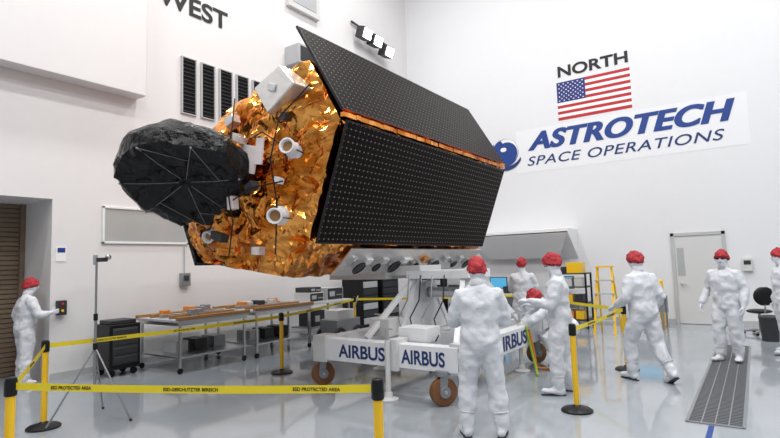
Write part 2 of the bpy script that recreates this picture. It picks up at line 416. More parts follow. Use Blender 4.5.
# silver underside plate with sensors
b=MB()
dd=V((-.44,0,-.40)).normalized(); nn=V((.40,0,-.44)).normalized()
A0=V((-4.42,0,2.0))+nn*.05
b.prism([A0+V((0,5.35,0)),A0+V((0,9.28,0)),A0+dd*.52+V((0,9.28,0)),A0+dd*.52+V((0,5.35,0))],nn*.025,'mlis')
for y,r in((5.65,.10),(6.05,.07),(6.5,.11),(7.1,.06),(7.7,.10),(8.4,.07),(8.9,.1)):
    c=A0+dd*.27+V((0,y,0))+nn*.02
    b.cyl(c,c+nn*.10,r*.55,'steel',r); b.torus(c+nn*.10,r,.012,'black',nn); b.cyl(c+nn*.098,c+nn*.101,r*.85,'dark')
for y in(5.85,6.25,6.8,7.4,8.1,8.65):
    b.box(A0+dd*.2+V((0,y,0))+nn*.05,(.10,.14,.06),random.choice(['white','offw','gold']),Matrix((dd,V((0,1,0)),nn)).transposed())
b.bx((-5.9,6.6,1.50),(-4.75,7.7,1.74),'offw')
attach(b.obj('underside_sensor_plate',bevel=.004),sat)
b=MB()
for i in range(60):
    y=Y0-.02+i*(9.36-Y0)/60
    b.box((-3.84+.01*noise.noise(V((0,y*9,0))),y+.04,3.505+.012*noise.noise(V((3,y*9,0)))),(.05,.085,.055),'gold')
attach(b.obj('hinge_strip'),sat)
b=MB(); b.prism([(-6.97,4.55,2.62),(-7.02,4.55,2.55),(-6.66,4.55,1.80),(-6.60,4.55,1.84)],(0,4.7,0),'mlib')
attach(b.obj('solar_panel_far',sharp=10),sat)
b=MB()
b.prism([(-4.96,4.22,3.97),(-4.50,4.22,4.16),(-4.26,4.22,3.88),(-4.72,4.22,3.60)],(0,.5,0),'mlis')
b.box((-4.62,4.205,3.9),(.12,.03,.1),'offw',Matrix.Rotation(.4,3,'Y'))
attach(b.obj('electronics_box',bevel=.02),sat)
b=MB()
def horn(p,ax,r=.08,L=.17):
    ax=V(ax).normalized(); p=V(p)
    b.lathe(p-ax*.06,[(r*1.5,0),(r*1.35,.06),(r*1.1,.08),(r*1.0,.06+L),(r*1.18,.065+L),(r*1.18,.10+L),(r*.95,.10+L),(r*.85,.05+L)],'white',20,ax)
    b.cyl(p+ax*(L-.01),p+ax*(L-.005),r*.8,'wood')
    for i in range(3):
        t=i*2.1; o=ax.orthogonal().normalized(); o2=ax.cross(o); q=(o*math.cos(t)+o2*math.sin(t))
        b.beam(p+q*r*1.9-ax*.05,p+q*r*1.05+ax*L*.6,.02,.012,'dark')
horn((-4.42,4.36,3.12),(.35,-.9,.1)); horn((-4.66,4.33,2.36),(.5,-.8,-.1)); horn((-5.90,4.35,2.22),(.2,-.9,-.35),.07,.14)
b.box((-5.03,4.18,3.08),(.30,.03,.34),'pinkw',Matrix.Rotation(.25,3,'Y')); b.box((-4.80,4.16,3.14),(.12,.03,.32),'pinkw',Matrix.Rotation(.15,3,'Y'))
b.box((-5.15,4.14,3.35),(.2,.12,.08),'mlis',Matrix.Rotation(.5,3,'Y'))
for c,s_,k in(((-5.35,4.2,3.62),(.16,.12,.12),'mlis'),((-4.95,4.16,2.72),(.14,.1,.1),'dark'),((-5.25,4.12,2.55),(.10,.1,.16),'pinkw'),((-4.62,4.3,2.78),(.1,.08,.07),'white'),((-5.55,4.15,2.15),(.22,.12,.10),'dark'),((-4.55,4.35,3.55),(.09,.1,.09),'dark'),((-5.45,4.14,3.0),(.08,.1,.22),'mlis'),((-5.0,4.3,1.95),(.14,.1,.1),'mlis')):
    b.box(c,s_,k,Matrix.Rotation(random.uniform(-.5,.5),3,'Y'))
attach(b.obj('star_trackers_and_radiators',bevel=.006),sat)
b=MB()
def ribbon(pts,r=.009,k='black'): b.tube(pts,r,k,6)
for seg in([(-4.2,4.42,3.9),(-4.5,4.2,3.5),(-4.6,4.15,3.0),(-4.55,4.2,2.5),(-4.75,4.35,1.9)],[(-5.3,4.2,3.9),(-5.2,4.08,3.5),(-5.3,4.05,2.9),(-5.2,4.08,2.3),(-5.5,4.25,1.9)],[(-5.9,4.25,2.6),(-5.4,4.08,2.5),(-4.9,4.1,2.7),(-4.5,4.25,2.75)],[(-4.9,4.12,3.3),(-4.7,4.12,3.35),(-4.5,4.2,3.2)]): ribbon(seg)
attach(b.obj('blanket_seam_tapes'),sat)
# radiometer reflector, black wrapped
n=V((.306,-.49,-.816)).normalized(); e1=V((.675,.717,-.177)); e1=(e1-n*e1.dot(n)).normalized(); e2=n.cross(e1)
C=V((-5.73,3.78,2.80)); RD=.81
b=MB(); seg=64; rows=[]
prof=[(.04,-.10),(.15,-.10),(.3,-.085),(.45,-.06),(.6,-.03),(.75,.0),(.88,.02),(.97,.015),(1.03,-.04),(1.06,-.13),(1.04,-.22),(.97,-.30),(.84,-.37),(.6,-.43),(.3,-.46),(.05,-.47)]
def poly_r(t,nn_=9):
    a=(t%(2*math.pi/nn_))-math.pi/nn_
    return math.cos(math.pi/nn_)/math.cos(a)
for pi_,(rr,hh) in enumerate(prof):
    row=[]
    for i in range(seg):
        t=2*math.pi*i/seg
        fac=(poly_r(t+.3)*.6+.4)*(1+.03*math.sin(t*2+1))
        pl=abs(math.sin(t*4.5))
        p=C+(e1*math.cos(t)+e2*math.sin(t))*RD*rr*fac+n*(hh+(.035*pl*rr if rr<.95 and pi_<8 else 0))
        cr_=rid(p*3.5)*.05+rid(p*7)*.03
        p+=n*cr_*(1 if pi_<8 else -.6)+noise.noise_vector(p*6)*.024
        row.append(b.bm.verts.new(p))
    rows.append(row)
for a,c in zip(rows,rows[1:]):
    for i in range(seg):
        j=(i+1)%seg; b._f([a[i],a[j],c[j]],'mlib'); b._f([a[i],c[j],c[i]],'mlib')
b._f(rows[0],'mlib'); b._f(rows[-1],'mlib')
for i in range(7):
    t=2*math.pi*i/7+.5+.15*math.sin(i*3); o=e1*math.cos(t)+e2*math.sin(t)
    b.tube([C+o*RD*.10+n*-.02,C+o*RD*.5+n*.045,C+o*RD*.93+n*.09],.003,'string',5)
    b.sph(C+o*RD*.93+n*.09,.014,'string',8)
    t2=2*math.pi*(i+1)/7+.5+.15*math.sin((i+1)*3); o2=e1*math.cos(t2)+e2*math.sin(t2)
    if i in(0,1,4,5): b.tube([C+o*RD*.6+n*.055,C+o2*RD*.93+n*.09],.0025,'string',5)
attach(b.obj('radiometer_reflector',sharp=8),sat)
b=MB()
b.tube([C+e1*.45+n*-.35,V((-5.35,4.2,3.05)),V((-5.3,4.6,3.1))],[.16,.22,.3],'gold',14)
b.tube([C+e1*.2-n*.3+e2*.3,V((-5.9,4.5,3.4))],.05,'mlib',8); b.tube([C+e1*.2-n*.3-e2*.3,V((-5.9,4.5,2.5))],.05,'mlib',8)
attach(b.obj('reflector_boom'),sat)

# ------------------------------------------------------------------ trolley
tr=empty('satellite_handling_trolley',(-4.2,7.2,0))
b=MB()
xl,xr,yf,yb=-5.35,-3.03,5.65,8.9
b.bx((xl,yf,.40),(xr,yf+.2,.70),'white'); b.bx((xl,yb-.2,.40),(xr,yb,.70),'white')
b.bx((xr-.2,yf+.004,.405),(xr,yb,.705),'white'); b.bx((xl,yf+.004,.405),(xl+.2,yb,.705),'white')
b.bx((xl,7.0,.42),(xr-.01,7.2,.68),'white'); b.bx((-4.3,yf+.01,.42),(-4.1,yb,.68),'white')
b.bx((xl-.02,yf-.03,.37),(xl+.22,yf+.24,.74),'offw'); b.bx((-4.02,yf-.05,.36),(-3.88,yf+.22,.76),'offw')
b.bx((xr-.12,yf+.02,.37),(xr+.02,yf+.24,.745),'offw'); b.bx((xr-.24,yb-.24,.37),(xr+.02,yb+.02,.745),'offw')
for (x,y) in((-5.35,5.8),(-3.25,5.66),(-3.16,8.7),(-5.2,8.7)):
    r=.17; ax=V((.8,-.6,0)).normalized()
    b.cyl((x,y,.42),(x,y,.36),.09,'grey')
    sd=ax.cross(V((0,0,1)))
    for s_ in(-1,1):
        b.beam(V((x,y,.38))+ax*.055*s_,V((x,y,r))+ax*.055*s_+sd*.02,.1,.012,'grey',up=ax)
        c=V((x,y,r))
    for s_ in(-.03,.03): b.lathe(V((x,y,r))+ax*(s_-.028),[(r*.82,0),(r*.97,.006),(r,.02),(r,.036),(r*.97,.05),(r*.82,.056)],'tyre',28,ax)
    b.cyl(c-ax*.075,c+ax*.075,.07,'grey'); b.cyl(c-ax*.09,c+ax*.09,.02,'steel')
for (x,y) in((-4.0,5.56),(-3.14,7.95),(-5.25,7.1)):
    b.cyl((x,y,.06),(x,y,.75),.035,'offw'); b.cyl((x,y,.4),(x,y,.9),.022,'steel'); b.lathe((x,y,0),[(.13,0),(.13,.02),(.06,.04),(.05,.1)],'offw')
    b.beam((x-.1,y,.9),(x+.1,y,.9),.02,.02,'steel')
TX=.38
for x in(-4.75+TX,-3.85+TX):
    b.prism([(x,6.45,.69),(x,7.75,.69),(x,7.3,1.45),(x,6.85,1.45)],(.05,0,0),'white')
    b.beam((x+.025,6.4,.7),(x+.025,6.95,1.6),.09,.09,'white'); b.beam((x+.025,7.8,.7),(x+.025,7.2,1.6),.09,.09,'white')
    b.cyl((x-.06,7.08,1.28),(x+.12,7.08,1.28),.15,'offw',seg=24); b.cyl((x+.12,7.08,1.28),(x+.15,7.08,1.28),.08,'grey')
b.cyl((-4.9+TX,7.08,1.28),(-3.75+TX,7.08,1.28),.08,'steel')
b.bx((-4.8+TX,6.7,1.5),(-3.75+TX,7.45,1.62),'white'); b.bx((-4.9,6.75,1.55),(-4.2,7.4,1.70),'offw')
b.bx((-3.5,6.35,.70),(-3.15,6.75,1.0),'white'); b.bx((-4.7,6.1,.70),(-4.35,6.5,.95),'offw'); b.bx((-4.05,5.9,.70),(-3.6,6.25,.88),'white')
b.cyl((-3.3,6.55,1.0),(-3.3,6.55,1.10),.06,'orange'); b.torus((-3.34,7.08,1.28),.16,.012,'black',V((1,0,0)))
b.beam((-3.2,5.95,.7),(-3.5,6.8,1.5),.07,.07,'white'); b.beam((-3.2,8.2,.7),(-3.5,7.4,1.5),.07,.07,'white')
b.beam((-4.6,5.9,.7),(-4.35,6.8,1.5),.07,.07,'white')
for i in range(4):
    x=-4.3+.2*i; b.tube([(x,6.6,1.55),(x+.05,6.45,1.2),(x-.05,6.35,.95),(x+.1,6.2,.75),(x+.2,5.95,.72)],.011,'black' if i%2 else 'grey',6)
b.tube([(-3.02,7.9,.7),(-3.0,7.95,.5),(-2.96,8.0,.2),(-2.9,7.95,.03),(-2.8,7.7,.02)],.02,'strap',6)
b.tube([(-3.02,8.0,.7),(-2.98,8.05,.4),(-2.95,8.1,.05),(-2.8,8.2,.02)],.02,'orange',6)
attach(b.obj('trolley_frame',bevel=.008),tr)
text('trolley_lettering_a','AIRBUS',.17*CAPF,(-4.90,yf-.004,.465),(1,0,0),(0,0,1),'navy',width=.80,bold=.005)
text('trolley_lettering_b','AIRBUS',.17*CAPF,(-3.84,yf-.004,.465),(1,0,0),(0,0,1),'navy',width=.64,bold=.005)
text('trolley_lettering_c','AIRBUS',.20*CAPF,(xr+.004,6.75,.455),(0,1,0),(0,0,1),'navy',width=1.2,bold=.006)
for nm in('a','b','c'): attach(bpy.data.objects['trolley_lettering_'+nm],tr)

# ------------------------------------------------------------------ stanchions & tapes
def stanchion(x,y,h=.98):
    b=MB()
    b.lathe((0,0,0),[(.175,0),(.175,.018),(.15,.035),(.05,.055),(.032,.075)],'black',28)
    b.cyl((0,0,.06),(0,0,h-.1),.032,'yellow',seg=20)
    b.lathe((0,0,h-.13),[(.036,0),(.042,.01),(.042,.11),(.036,.13),(.015,.138)],'black',20)
    return b.obj('barrier_stanchion',loc=(x,y,0))
S={'L':(-4.53,1.57),'F':(-2.08,2.77),'A':(-6.8,2.69),'B':(-6.54,6.10),'R':(-1.81,6.19),'Q':(-1.76,8.75),'C':(-7.9,9.7),'D':(-4.5,11.6)}
for k,(x,y) in S.items(): stanchion(x,y,1.0 if k in'LF' else .98)
def tape(p,q,z=.92,w=.052,sag=.015,txt=(),skip=.045):
    b=MB(); p,q=V((*p,z)),V((*q,z)); d=(q-p).normalized(); p=p+d*skip; q=q-d*skip; N=24; L=(q-p).length
    nn=V((-d.y,d.x,0))*.0008
    pts=[p.lerp(q,i/N)-V((0,0,sag*4*(i/N)*(1-i/N))) for i in range(N+1)]
    for i in range(N):
        a,c=pts[i],pts[i+1]; u=V((0,0,w/2))
        b.poly([a-u+nn,c-u+nn,c+u+nn,a+u+nn],'tape'); b.poly([a-u-nn,c-u-nn,c+u-nn,a+u-nn],'tape')
    o=b.obj('barrier_tape',fixn=False)
    side=V((d.y,-d.x,0))
    mid=(p+q)/2; rd=d
    if side.dot(-V((mid.x,mid.y,0)))<0: rd=-d; side=-side
    for i,(f,s) in enumerate(txt):
        c=p.lerp(q,f)-V((0,0,sag*4*f*(1-f)))
        t=text('tape_lettering','ESD PROTECTED AREA' if s==0 else 'ESD-GESCHUTZTER BEREICH',.022*CAPF,c+side*.002-V((0,0,.011)),rd,(0,0,1),'ink',align='CENTER',bold=.0008,ext=.0003)
        attach(t,o)
    return o
tape(S['L'],S['F'],z=.94,txt=((.17,0),(.52,1),(.86,0)))
tape(S['L'],S['A'],txt=((.5,0),))
tape(S['A'],S['B'],txt=((.2,1),(.5,0),(.8,1)))
tape(S['B'],S['C'],txt=((.3,0),(.7,1)))
tape(S['C'],S['D'])
tape(S['R'],S['Q'],txt=((.3,0),(.7,1)))
tape(S['Q'],S['D'])

# ------------------------------------------------------------------ people
def loft(b,rings,k,seg=20): b.ringt(rings,k,seg)
def hand(b,w,d,nrm,side,curl=.45,k='glove'):
    d=V(d).normalized(); nrm=V(nrm); nrm=(nrm-d*nrm.dot(d)).normalized(); t=d.cross(nrm)
    if t.dot(V(side))<0: t=-t
    w=V(w)
    loft(b,[(w-d*.01,t*.026,nrm*.02),(w+d*.02,t*.033,nrm*.018),(w+d*.06,t*.042,nrm*.016),(w+d*.088,t*.040,nrm*.012)],k,14)
    for off,L in((.030,.074),(.010,.082),(-.010,.076),(-.029,.060)):
        p=w+d*.08+t*off; pts=[p-d*.02,p]; a=0
        dirv=d.copy()
        for sl,ca in((.45,.6),(.3,1.0),(.25,.8)):
            a+=curl*ca; dirv=(d*math.cos(a)+nrm*math.sin(a)+t*off*1.5).normalized(); p=p+dirv*L*sl; pts.append(p)
        b.tube(pts,[.0098,.0098,.0092,.0085,.0075],k,8)
    p=w+d*.022+t*.03; pts=[p-t*.01]
    for sl,vec in((.035,d*.6+t*.7+nrm*.25),(.03,d*.85+t*.35+nrm*.35),(.025,d*.9+t*.05+nrm*.4)):
        p=p+vec.normalized()*sl; pts.append(p)
    b.tube(pts,[.014,.0125,.0105,.009],k,8)

def person(pos,face,H=1.75,lean=0.0,pelvis=(0,0,.93),legs=None,arms=None,head=(0,0),glasses=False,twist=0,name='cleanroom_technician',seed=0):
    s=H/1.75
    root=empty(name,(pos[0],pos[1],0)); f=V((face[0],face[1],0)).normalized(); rt=V((f.y,-f.x,0))
    Mx=Matrix((rt*s,f*s,V((0,0,s)))).transposed().to_4x4(); Mx.translation=V((pos[0],pos[1],0))
    root.matrix_world=Mx
    P=V(pelvis); L=Matrix.Rotation(-lean,3,'X'); T=Matrix.Rotation(twist,3,'Z'); LT=L@T
    def up(x,y,z): return P+LT@V((x,y,z-.93))
    ax,ay=LT@V((1,0,0)),LT@V((0,1,0))
    b=MB()
    tor=[(.80,.12,.10,0),(.86,.175,.14,0),(.95,.20,.16,-.01),(1.04,.195,.15,0),(1.10,.185,.14,.005),(1.18,.20,.15,.01),(1.30,.212,.15,.005),(1.38,.205,.13,-.005),(1.435,.17,.105,-.01),(1.475,.11,.085,-.01),(1.51,.07,.072,0),(1.56,.065,.07,.012)]
    loft(b,[(up(0,o,z),ax*a,ay*c) for z,a,c,o in tor],'suit',24)
    legs=legs or {}; arms=arms or {}
    soles=[]; cuffs=[]
    for sd in(-1,1):
        hip=P+V((sd*.095,0,-.03))
        kn,an,td=legs.get(sd,((sd*.12,.03,.50),(sd*.13,-.02,.10),(sd*.25,1,0)))
        kn,an,td=V(kn),V(an),V(td).normalized()
        b.tube([hip,hip.lerp(kn,.35),hip.lerp(kn,.7),kn,kn.lerp(an,.25),kn.lerp(an,.5),kn.lerp(an,.62),kn.lerp(an,.68),kn.lerp(an,.85),an],[.115,.120,.106,.095,.094,.094,.086,.076,.080,.066],'suit',16)
        cuffs.append((kn.lerp(an,.66),(an-kn).normalized()))
        fd=V((td.x,td.y,td.z)); wd=fd.cross(V((0,0,1))).normalized(); upv=wd.cross(fd)
        heel=an-fd*.055-upv*.045
        loft(b,[(heel-fd*.02,wd*.02,upv*.02),(heel+fd*.0,wd*.042,upv*.045),(heel+fd*.07,wd*.048,upv*.052),(heel+fd*.15,wd*.052,upv*.042),(heel+fd*.21,wd*.05,upv*.032),(heel+fd*.255,wd*.035,upv*.022),(heel+fd*.27,wd*.015,upv*.01)],'suit',14)
        soles.append((heel,fd,wd,upv))
        sh=up(sd*.172,-.005,1.400)
        el,wr,fdv,pn=arms.get(sd,((sd*.26,-.03,1.13),(sd*.25,.06,.88),(0,.1,-1),(-sd,0,0)))
        el,wr=V(el),V(wr)
        b.tube([up(sd*.10,-.005,1.395),sh,sh.lerp(el,.4),sh.lerp(el,.75),el,el.lerp(wr,.35),el.lerp(wr,.75),wr],[.07,.088,.083,.073,.069,.067,.060,.042],'suit',14)
    body=b.obj('coverall_body')
    rm=body.modifiers.new('union','REMESH'); rm.mode='VOXEL'; rm.voxel_size=.015; rm.use_smooth_shade=True
    sm=body.modifiers.new('sm','SMOOTH'); sm.iterations=6; sm.factor=.6
    tx=bpy.data.textures.get('fold_noise')
    if not tx:
        tx=bpy.data.textures.new('fold_noise','CLOUDS'); tx.noise_scale=.12; tx.noise_depth=1
        t2=bpy.data.textures.new('crease_noise','MUSGRAVE'); t2.musgrave_type='RIDGED_MULTIFRACTAL'; t2.noise_scale=.16
    dp=body.modifiers.new('folds','DISPLACE'); dp.texture=tx; dp.strength=.040; dp.mid_level=.5; dp.texture_coords='LOCAL'
    d2=body.modifiers.new('creases','DISPLACE'); d2.texture=bpy.data.textures['crease_noise']; d2.strength=.009; d2.mid_level=.5; d2.texture_coords='LOCAL'
    s2=body.modifiers.new('sm2','SMOOTH'); s2.iterations=2
    body.parent=root
    b=MB()
    for heel,fd,wd,upv in soles:
        base=heel-upv*.05
        loft(b,[(base-fd*.03,wd*.02,upv*.008),(base+fd*.0,wd*.042,upv*.009),(base+fd*.10,wd*.044,upv*.008),(base+fd*.17,wd*.05,upv*.008),(base+fd*.25,wd*.04,upv*.008),(base+fd*.275,wd*.02,upv*.006)],'sole',14)
    so=b.obj('boot_soles'); so.parent=root
    b=MB()
    for c,d in cuffs: b.torus(c,.081,.006,'offw',d)
    b.tube([up(0,.165,.95),up(0,.162,1.1),up(0,.168,1.25),up(0,.14,1.40)],.004,'offw',6)
    cf=b.obj('boot_straps_and_zip'); cf.parent=root
    b=MB()
    for sd in(-1,1):
        el,wr,fdv,pn=arms.get(sd,((sd*.26,-.03,1.13),(sd*.25,.06,.88),(0,.1,-1),(-sd,0,0)))
        fdv=V(fdv).normalized(); th=V((0,0,1)) if abs(fdv.z)<.7 else V((0,1,0))
        hand(b,V(wr)+fdv*.02,fdv,pn,th)
        b.tube([V(wr)-fdv*.04,V(wr)+fdv*.03],[.036,.031],'glove',12)
    hs=b.obj('gloved_hands'); hs.parent=root
    rm=hs.modifiers.new('union','REMESH'); rm.mode='VOXEL'; rm.voxel_size=.0045; rm.use_smooth_shade=True
    hc=up(0,.03,1.645); yawh,pit=head
    HR=(Matrix.Rotation(-lean*.6,3,'X')@Matrix.Rotation(yawh,3,'Z')@Matrix.Rotation(-pit,3,'X'))
    def hp(th,ph,grow=0):
        x,y,z=math.sin(th)*math.sin(ph),math.sin(th)*math.cos(ph),math.cos(th)
        rx,ry,rz=.077,.098,.118
        jaw=max(0,-z)
        X=x*rx*(1-.28*jaw**1.4); Y=y*ry*(1-.10*jaw) ; Z=z*rz
        if y>0:
            Y-= .006*(1-abs(z))
            Y+=.028*math.exp(-((x/.14)**2+((z+.12)/.16)**2))
            Y+=.006*math.exp(-((x/.3)**2+((z+.52)/.1)**2))
            Y+=.010*math.exp(-((x/.35)**2+((z+.85)/.2)**2))
            for e in(-.40,.40): Y-=.012*math.exp(-(((x-e)/.18)**2+((z-.05)/.12)**2))
            Y+=.006*math.exp(-((x/.6)**2+((z-.24)/.09)**2))
        v=V((X,Y,Z)); 
        if grow: v+=v.normalized()*grow
        return v
    def shell(b,cond,grow,k,nz=0,TH=30,PH=40,puff=None):
        g={}
        def gv(i,j):
            j%=PH; key=(i,j)
            if key not in g:
                th=math.pi*(i+.001)/TH*.999; ph=2*math.pi*j/PH
                gr=grow+(nz*noise.noise(V((math.sin(ph)*2.6+seed,math.cos(ph)*2.6,th*3.2)))if nz else 0)
                g[key]=b.bm.verts.new(hc+HR@hp(th,ph,gr))
            return g[key]
        for i in range(TH):
            for j in range(PH):
                th=math.pi*(i+.5)/TH; ph=2*math.pi*(j+.5)/PH
                x,y,z=math.sin(th)*math.sin(ph),math.sin(th)*math.cos(ph),math.cos(th)
                if cond(x,y,z): b._f([gv(i,j),gv(i+1,j),gv(i+1,j+1),gv(i,j+1)],k,True)
    b=MB()
    shell(b,lambda x,y,z:True,0,'skin')
    nk=[(hc+HR@V((0,-.02,-.03)),ax*.055,ay*.058),(up(0,.0,1.55),ax*.056,ay*.058),(up(0,0,1.48),ax*.06,ay*.06)]
    loft(b,nk,'skin',16)
    for e in(-1,1):
        b.sph(hc+HR@V((e*.030,.080,.006)),.0125,'eye',12); b.sph(hc+HR@V((e*.030,.0895,.006)),.006,'hair',8)
        b.sph(hc+HR@V((e*.030,.090,.030)),(.018,.004,.003),'hair',8,HR)
        b.sph(hc+HR@V((e*.079,-.005,-.005)),(.008,.018,.030),'skin',12,HR)
    b.sph(hc+HR@V((0,.093,-.060)),(.022,.006,.006),'red',10,HR)
    h_=b.obj('head',sharp=180,fixn=False); h_.parent=root
    b=MB(); shell(b,lambda x,y,z: z>.30*y-.02 ,.030,'cap',.024)
    shell(b,lambda x,y,z: .30*y-.18<z<.30*y+.06,.016,'cap',.010)
    c_=b.obj('bouffant_cap',sharp=180); c_.parent=root
    b=MB(); shell(b,lambda x,y,z: y>.12 and -.98<z<-.05 - .15*(1-y),.012,'mask')
    for e in(-1,1): b.tube([hc+HR@V((e*.05,.075,-.02)),hc+HR@V((e*.078,.03,-.0)),hc+HR@V((e*.088,-.02,.01))],.0025,'mask',6)
    m_=b.obj('face_mask',sharp=180); m_.parent=root
    b=MB()
    shell(b,lambda x,y,z: z<.3*y-.02 and y<.22,.013,'suit',.006)
    loft(b,[(up(0,0,1.47),ax*.085,ay*.082),(up(0,0,1.53),ax*.074,ay*.078),(up(0,.02,1.575),ax*.072,ay*.082)],'suit',20)
    c2=b.obj('coverall_hood',sharp=180); c2.parent=root
    if glasses:
        b=MB()
        for e in(-1,1): b.sph(hc+HR@V((e*.034,.096,.008)),(.028,.008,.018),'black',12,HR); b.tube([hc+HR@V((e*.06,.085,.01)),hc+HR@V((e*.088,0,.012))],.003,'black',6)
        b.tube([hc+HR@V((-.03,.104,.012)),hc+HR@V((.03,.104,.012))],.003,'black',6)
        g_=b.obj('safety_glasses'); g_.parent=root
    return root

lf=lambda s,kx,ky,kz,ax_,ay_,az,tx=.2,ty=1,tz=0:((s*kx,ky,kz),(s*ax_,ay_,az),(s*tx,ty,tz))
person((-2.36,4.90),(-.45,.89),1.75,lean=.05,seed=1,
  legs={-1:lf(-1,.14,.05,.50,.17,-.02,.10),1:lf(1,.14,.03,.50,.17,-.04,.10)},
  arms={-1:((-.28,.08,1.13),(-.12,.33,1.13),(.5,.8,.1),(0,0,-1)),1:((.27,.08,1.12),(.12,.33,1.11),(-.5,.8,.1),(0,0,-1))},head=(.2,.25))
person((-2.18,6.92),(-.90,-.25),1.78,lean=.03,seed=2,
  legs={-1:lf(-1,.12,.06,.50,.13,.05,.10),1:lf(1,.12,.0,.50,.13,-.08,.10)},
  arms={-1:((-.24,.08,1.13),(-.10,.35,1.17),(.3,.9,.15),(.3,0,-1)),1:((.24,.08,1.12),(.10,.33,1.10),(-.3,.9,.1),(-.3,0,-1))},head=(.1,.25))
person((-4.0,10.4),(-.2,1),1.74,seed=3,arms={-1:((-.26,.10,1.14),(-.16,.34,1.1),(.1,1,0),(0,0,-1)),1:((.26,.10,1.14),(.16,.34,1.1),(-.1,1,0),(0,0,-1))})
person((-1.36,8.10),(-.75,.66),1.78,lean=.10,seed=4,
  legs={1:lf(1,.12,-.05,.50,.16,-.26,.15,.15,.85,-.5),-1:lf(-1,.13,.16,.52,.13,.14,.10,.1,1,0)},
  arms={-1:((-.27,.0,1.14),(-.26,.24,1.02),(.1,.9,-.3),(0,0,-1)),1:((.26,-.04,1.14),(.23,.14,.93),(.0,.8,-.6),(-1,0,0))},head=(.2,.2))
person((-.46,10.1),(-.35,-.95),1.76,lean=.02,glasses=True,seed=5,
  legs={-1:lf(-1,.12,.03,.50,.11,-.03,.10),1:lf(1,.12,.05,.50,.13,.03,.10)},
  arms={-1:((-.27,-.03,1.14),(-.28,.10,.90),(-.02,.3,-.9),(1,0,0)),1:((.29,-.04,1.15),(.33,.10,.93),(.05,.4,-.9),(-1,0,0))},head=(.15,0))
person((.33,11.2),(-.9,-.3),1.76,seed=6,legs={-1:lf(-1,.12,.03,.50,.13,.06,.10),1:lf(1,.12,.0,.50,.13,-.06,.10)})
person((-9.70,3.53),(.05,.99),1.66,lean=.06,seed=7,
  legs={-1:lf(-1,.12,.04,.50,.16,.0,.10),1:lf(1,.12,.0,.50,.16,-.06,.10)},
  arms={1:((.30,.10,1.16),(.28,.27,1.18),(.0,1,.15),(-1,0,0)),-1:((-.28,-.06,1.15),(-.27,.08,.92),(0,.4,-.9),(1,0,0))},head=(-.25,.05))
person((-2.62,8.45),(-.85,-.45),1.75,lean=.75,pelvis=(0,-.1,.62),seed=8,
  legs={-1:((-.2,.30,.50),(-.18,.06,.10),(-.15,1,0)),1:((.22,.28,.50),(.2,.0,.10),(.2,1,0))},
  arms={-1:((-.26,.50,.78),(-.12,.66,.62),(.1,.9,-.3),(0,0,-1)),1:((.26,.48,.80),(.12,.64,.66),(-.1,.9,-.3),(0,0,-1))},head=(0,.1))

# ------------------------------------------------------------------ furniture
def bench(x0,x1,y0,y1,h,rail=False,shelf=True,name='workbench',top='lgrey'):
    b=MB()
    b.bx((x0,y0,h-.04),(x1,y1,h),top)
    b.bx((x0+.03,y0+.03,h-.1),(x1-.03,y1-.03,h-.04),'steel')
    for x in(x0+.06,x1-.06):
        for y in(y0+.08,y1-.08):
            b.bx((x-.02,y-.02,.1),(x+.02,y+.02,h-.1),'steel')
            b.cyl((x-.015,y,.05),(x+.015,y,.05),.05,'black'); b.cyl((x,y,.05),(x,y,.12),.015,'grey')
    if shelf: b.bx((x0+.05,y0+.06,.25),(x1-.05,y1-.06,.28),'steel')
    if rail:
        b.bx((x0-.01,y0-.01,h-.005),(x0+.06,y1+.01,h+.05),'wood'); b.bx((x1-.06,y0-.01,h-.005),(x1+.01,y1+.01,h+.05),'wood')
        for i in range(3): b.beam((x0+.3+.3*i,y0+.1,h+.03),(x0+.35+.3*i,y1-.1,h+.03),.07,.06,'wood' if i!=1 else 'steel')
        for i in range(6): b.box((x0+.2+random.random()*.8,y0+.3+i*.2,h+.08),(.14+random.random()*.15,.12,.08+.06*random.random()),random.choice(['offw','orange','grey','dark']))
        for i in range(3): b.box((x0+.6,y0+.4+i*.4,.28+.1),(.4,.25,.2),random.choice(['dark','grey','lgrey']))
    return b.obj(name,bevel=.004)
bench(-9.3,-8.0,5.15,6.65,.90,rail=True); bench(-9.25,-7.95,6.75,8.35,.92,rail=True)
b=MB()
b.bx((-9.35,4.45,.12),(-8.85,4.98,.86),'black'); b.bx((-8.85,4.5,.2),(-8.83,4.93,.8),'dark')
for i in range(4): b.bx((-8.84,4.52,.22+i*.15),(-8.82,4.91,.33+i*.15),'dark')
for x in(-9.27,-8.92):
    for y in(4.52,4.9): b.cyl((x-.02,y,.06),(x+.02,y,.06),.06,'black'); b.cyl((x,y,.06),(x,y,.14),.02,'grey')
b.bx((-9.3,4.5,.86),(-8.9,4.93,.93),'dark'); b.obj('equipment_cabinet',bevel=.01)
b=MB(); tx_,ty_=-6.6,3.15
b.cyl((tx_,ty_,.35),(tx_,ty_,1.25),.016,'grey'); b.cyl((tx_,ty_,1.2),(tx_,ty_,1.88),.013,'grey'); b.cyl((tx_,ty_,1.17),(tx_,ty_,1.25),.024,'black')
for a in(.4,2.5,4.6):
    e=V((math.cos(a)*.5,math.sin(a)*.5,0)); b.tube([V((tx_,ty_,.85)),V((tx_,ty_,.02))+e],.011,'grey',8); b.beam(V((tx_,ty_,.4)),V((tx_,ty_,.42))+e*.5,.012,.008,'grey'); b.sph(V((tx_,ty_,.018))+e,.018,'black',8)
b.cyl((tx_,ty_,.82),(tx_,ty_,.9),.026,'black')
b.box((tx_+.05,ty_+.03,1.9),(.2,.06,.05),'dark'); b.sph((tx_+.12,ty_+.08,1.93),.035,'steel'); b.box((tx_-.03,ty_,1.90),(.04,.04,.12),'lgrey')
b.obj('tripod_stand')
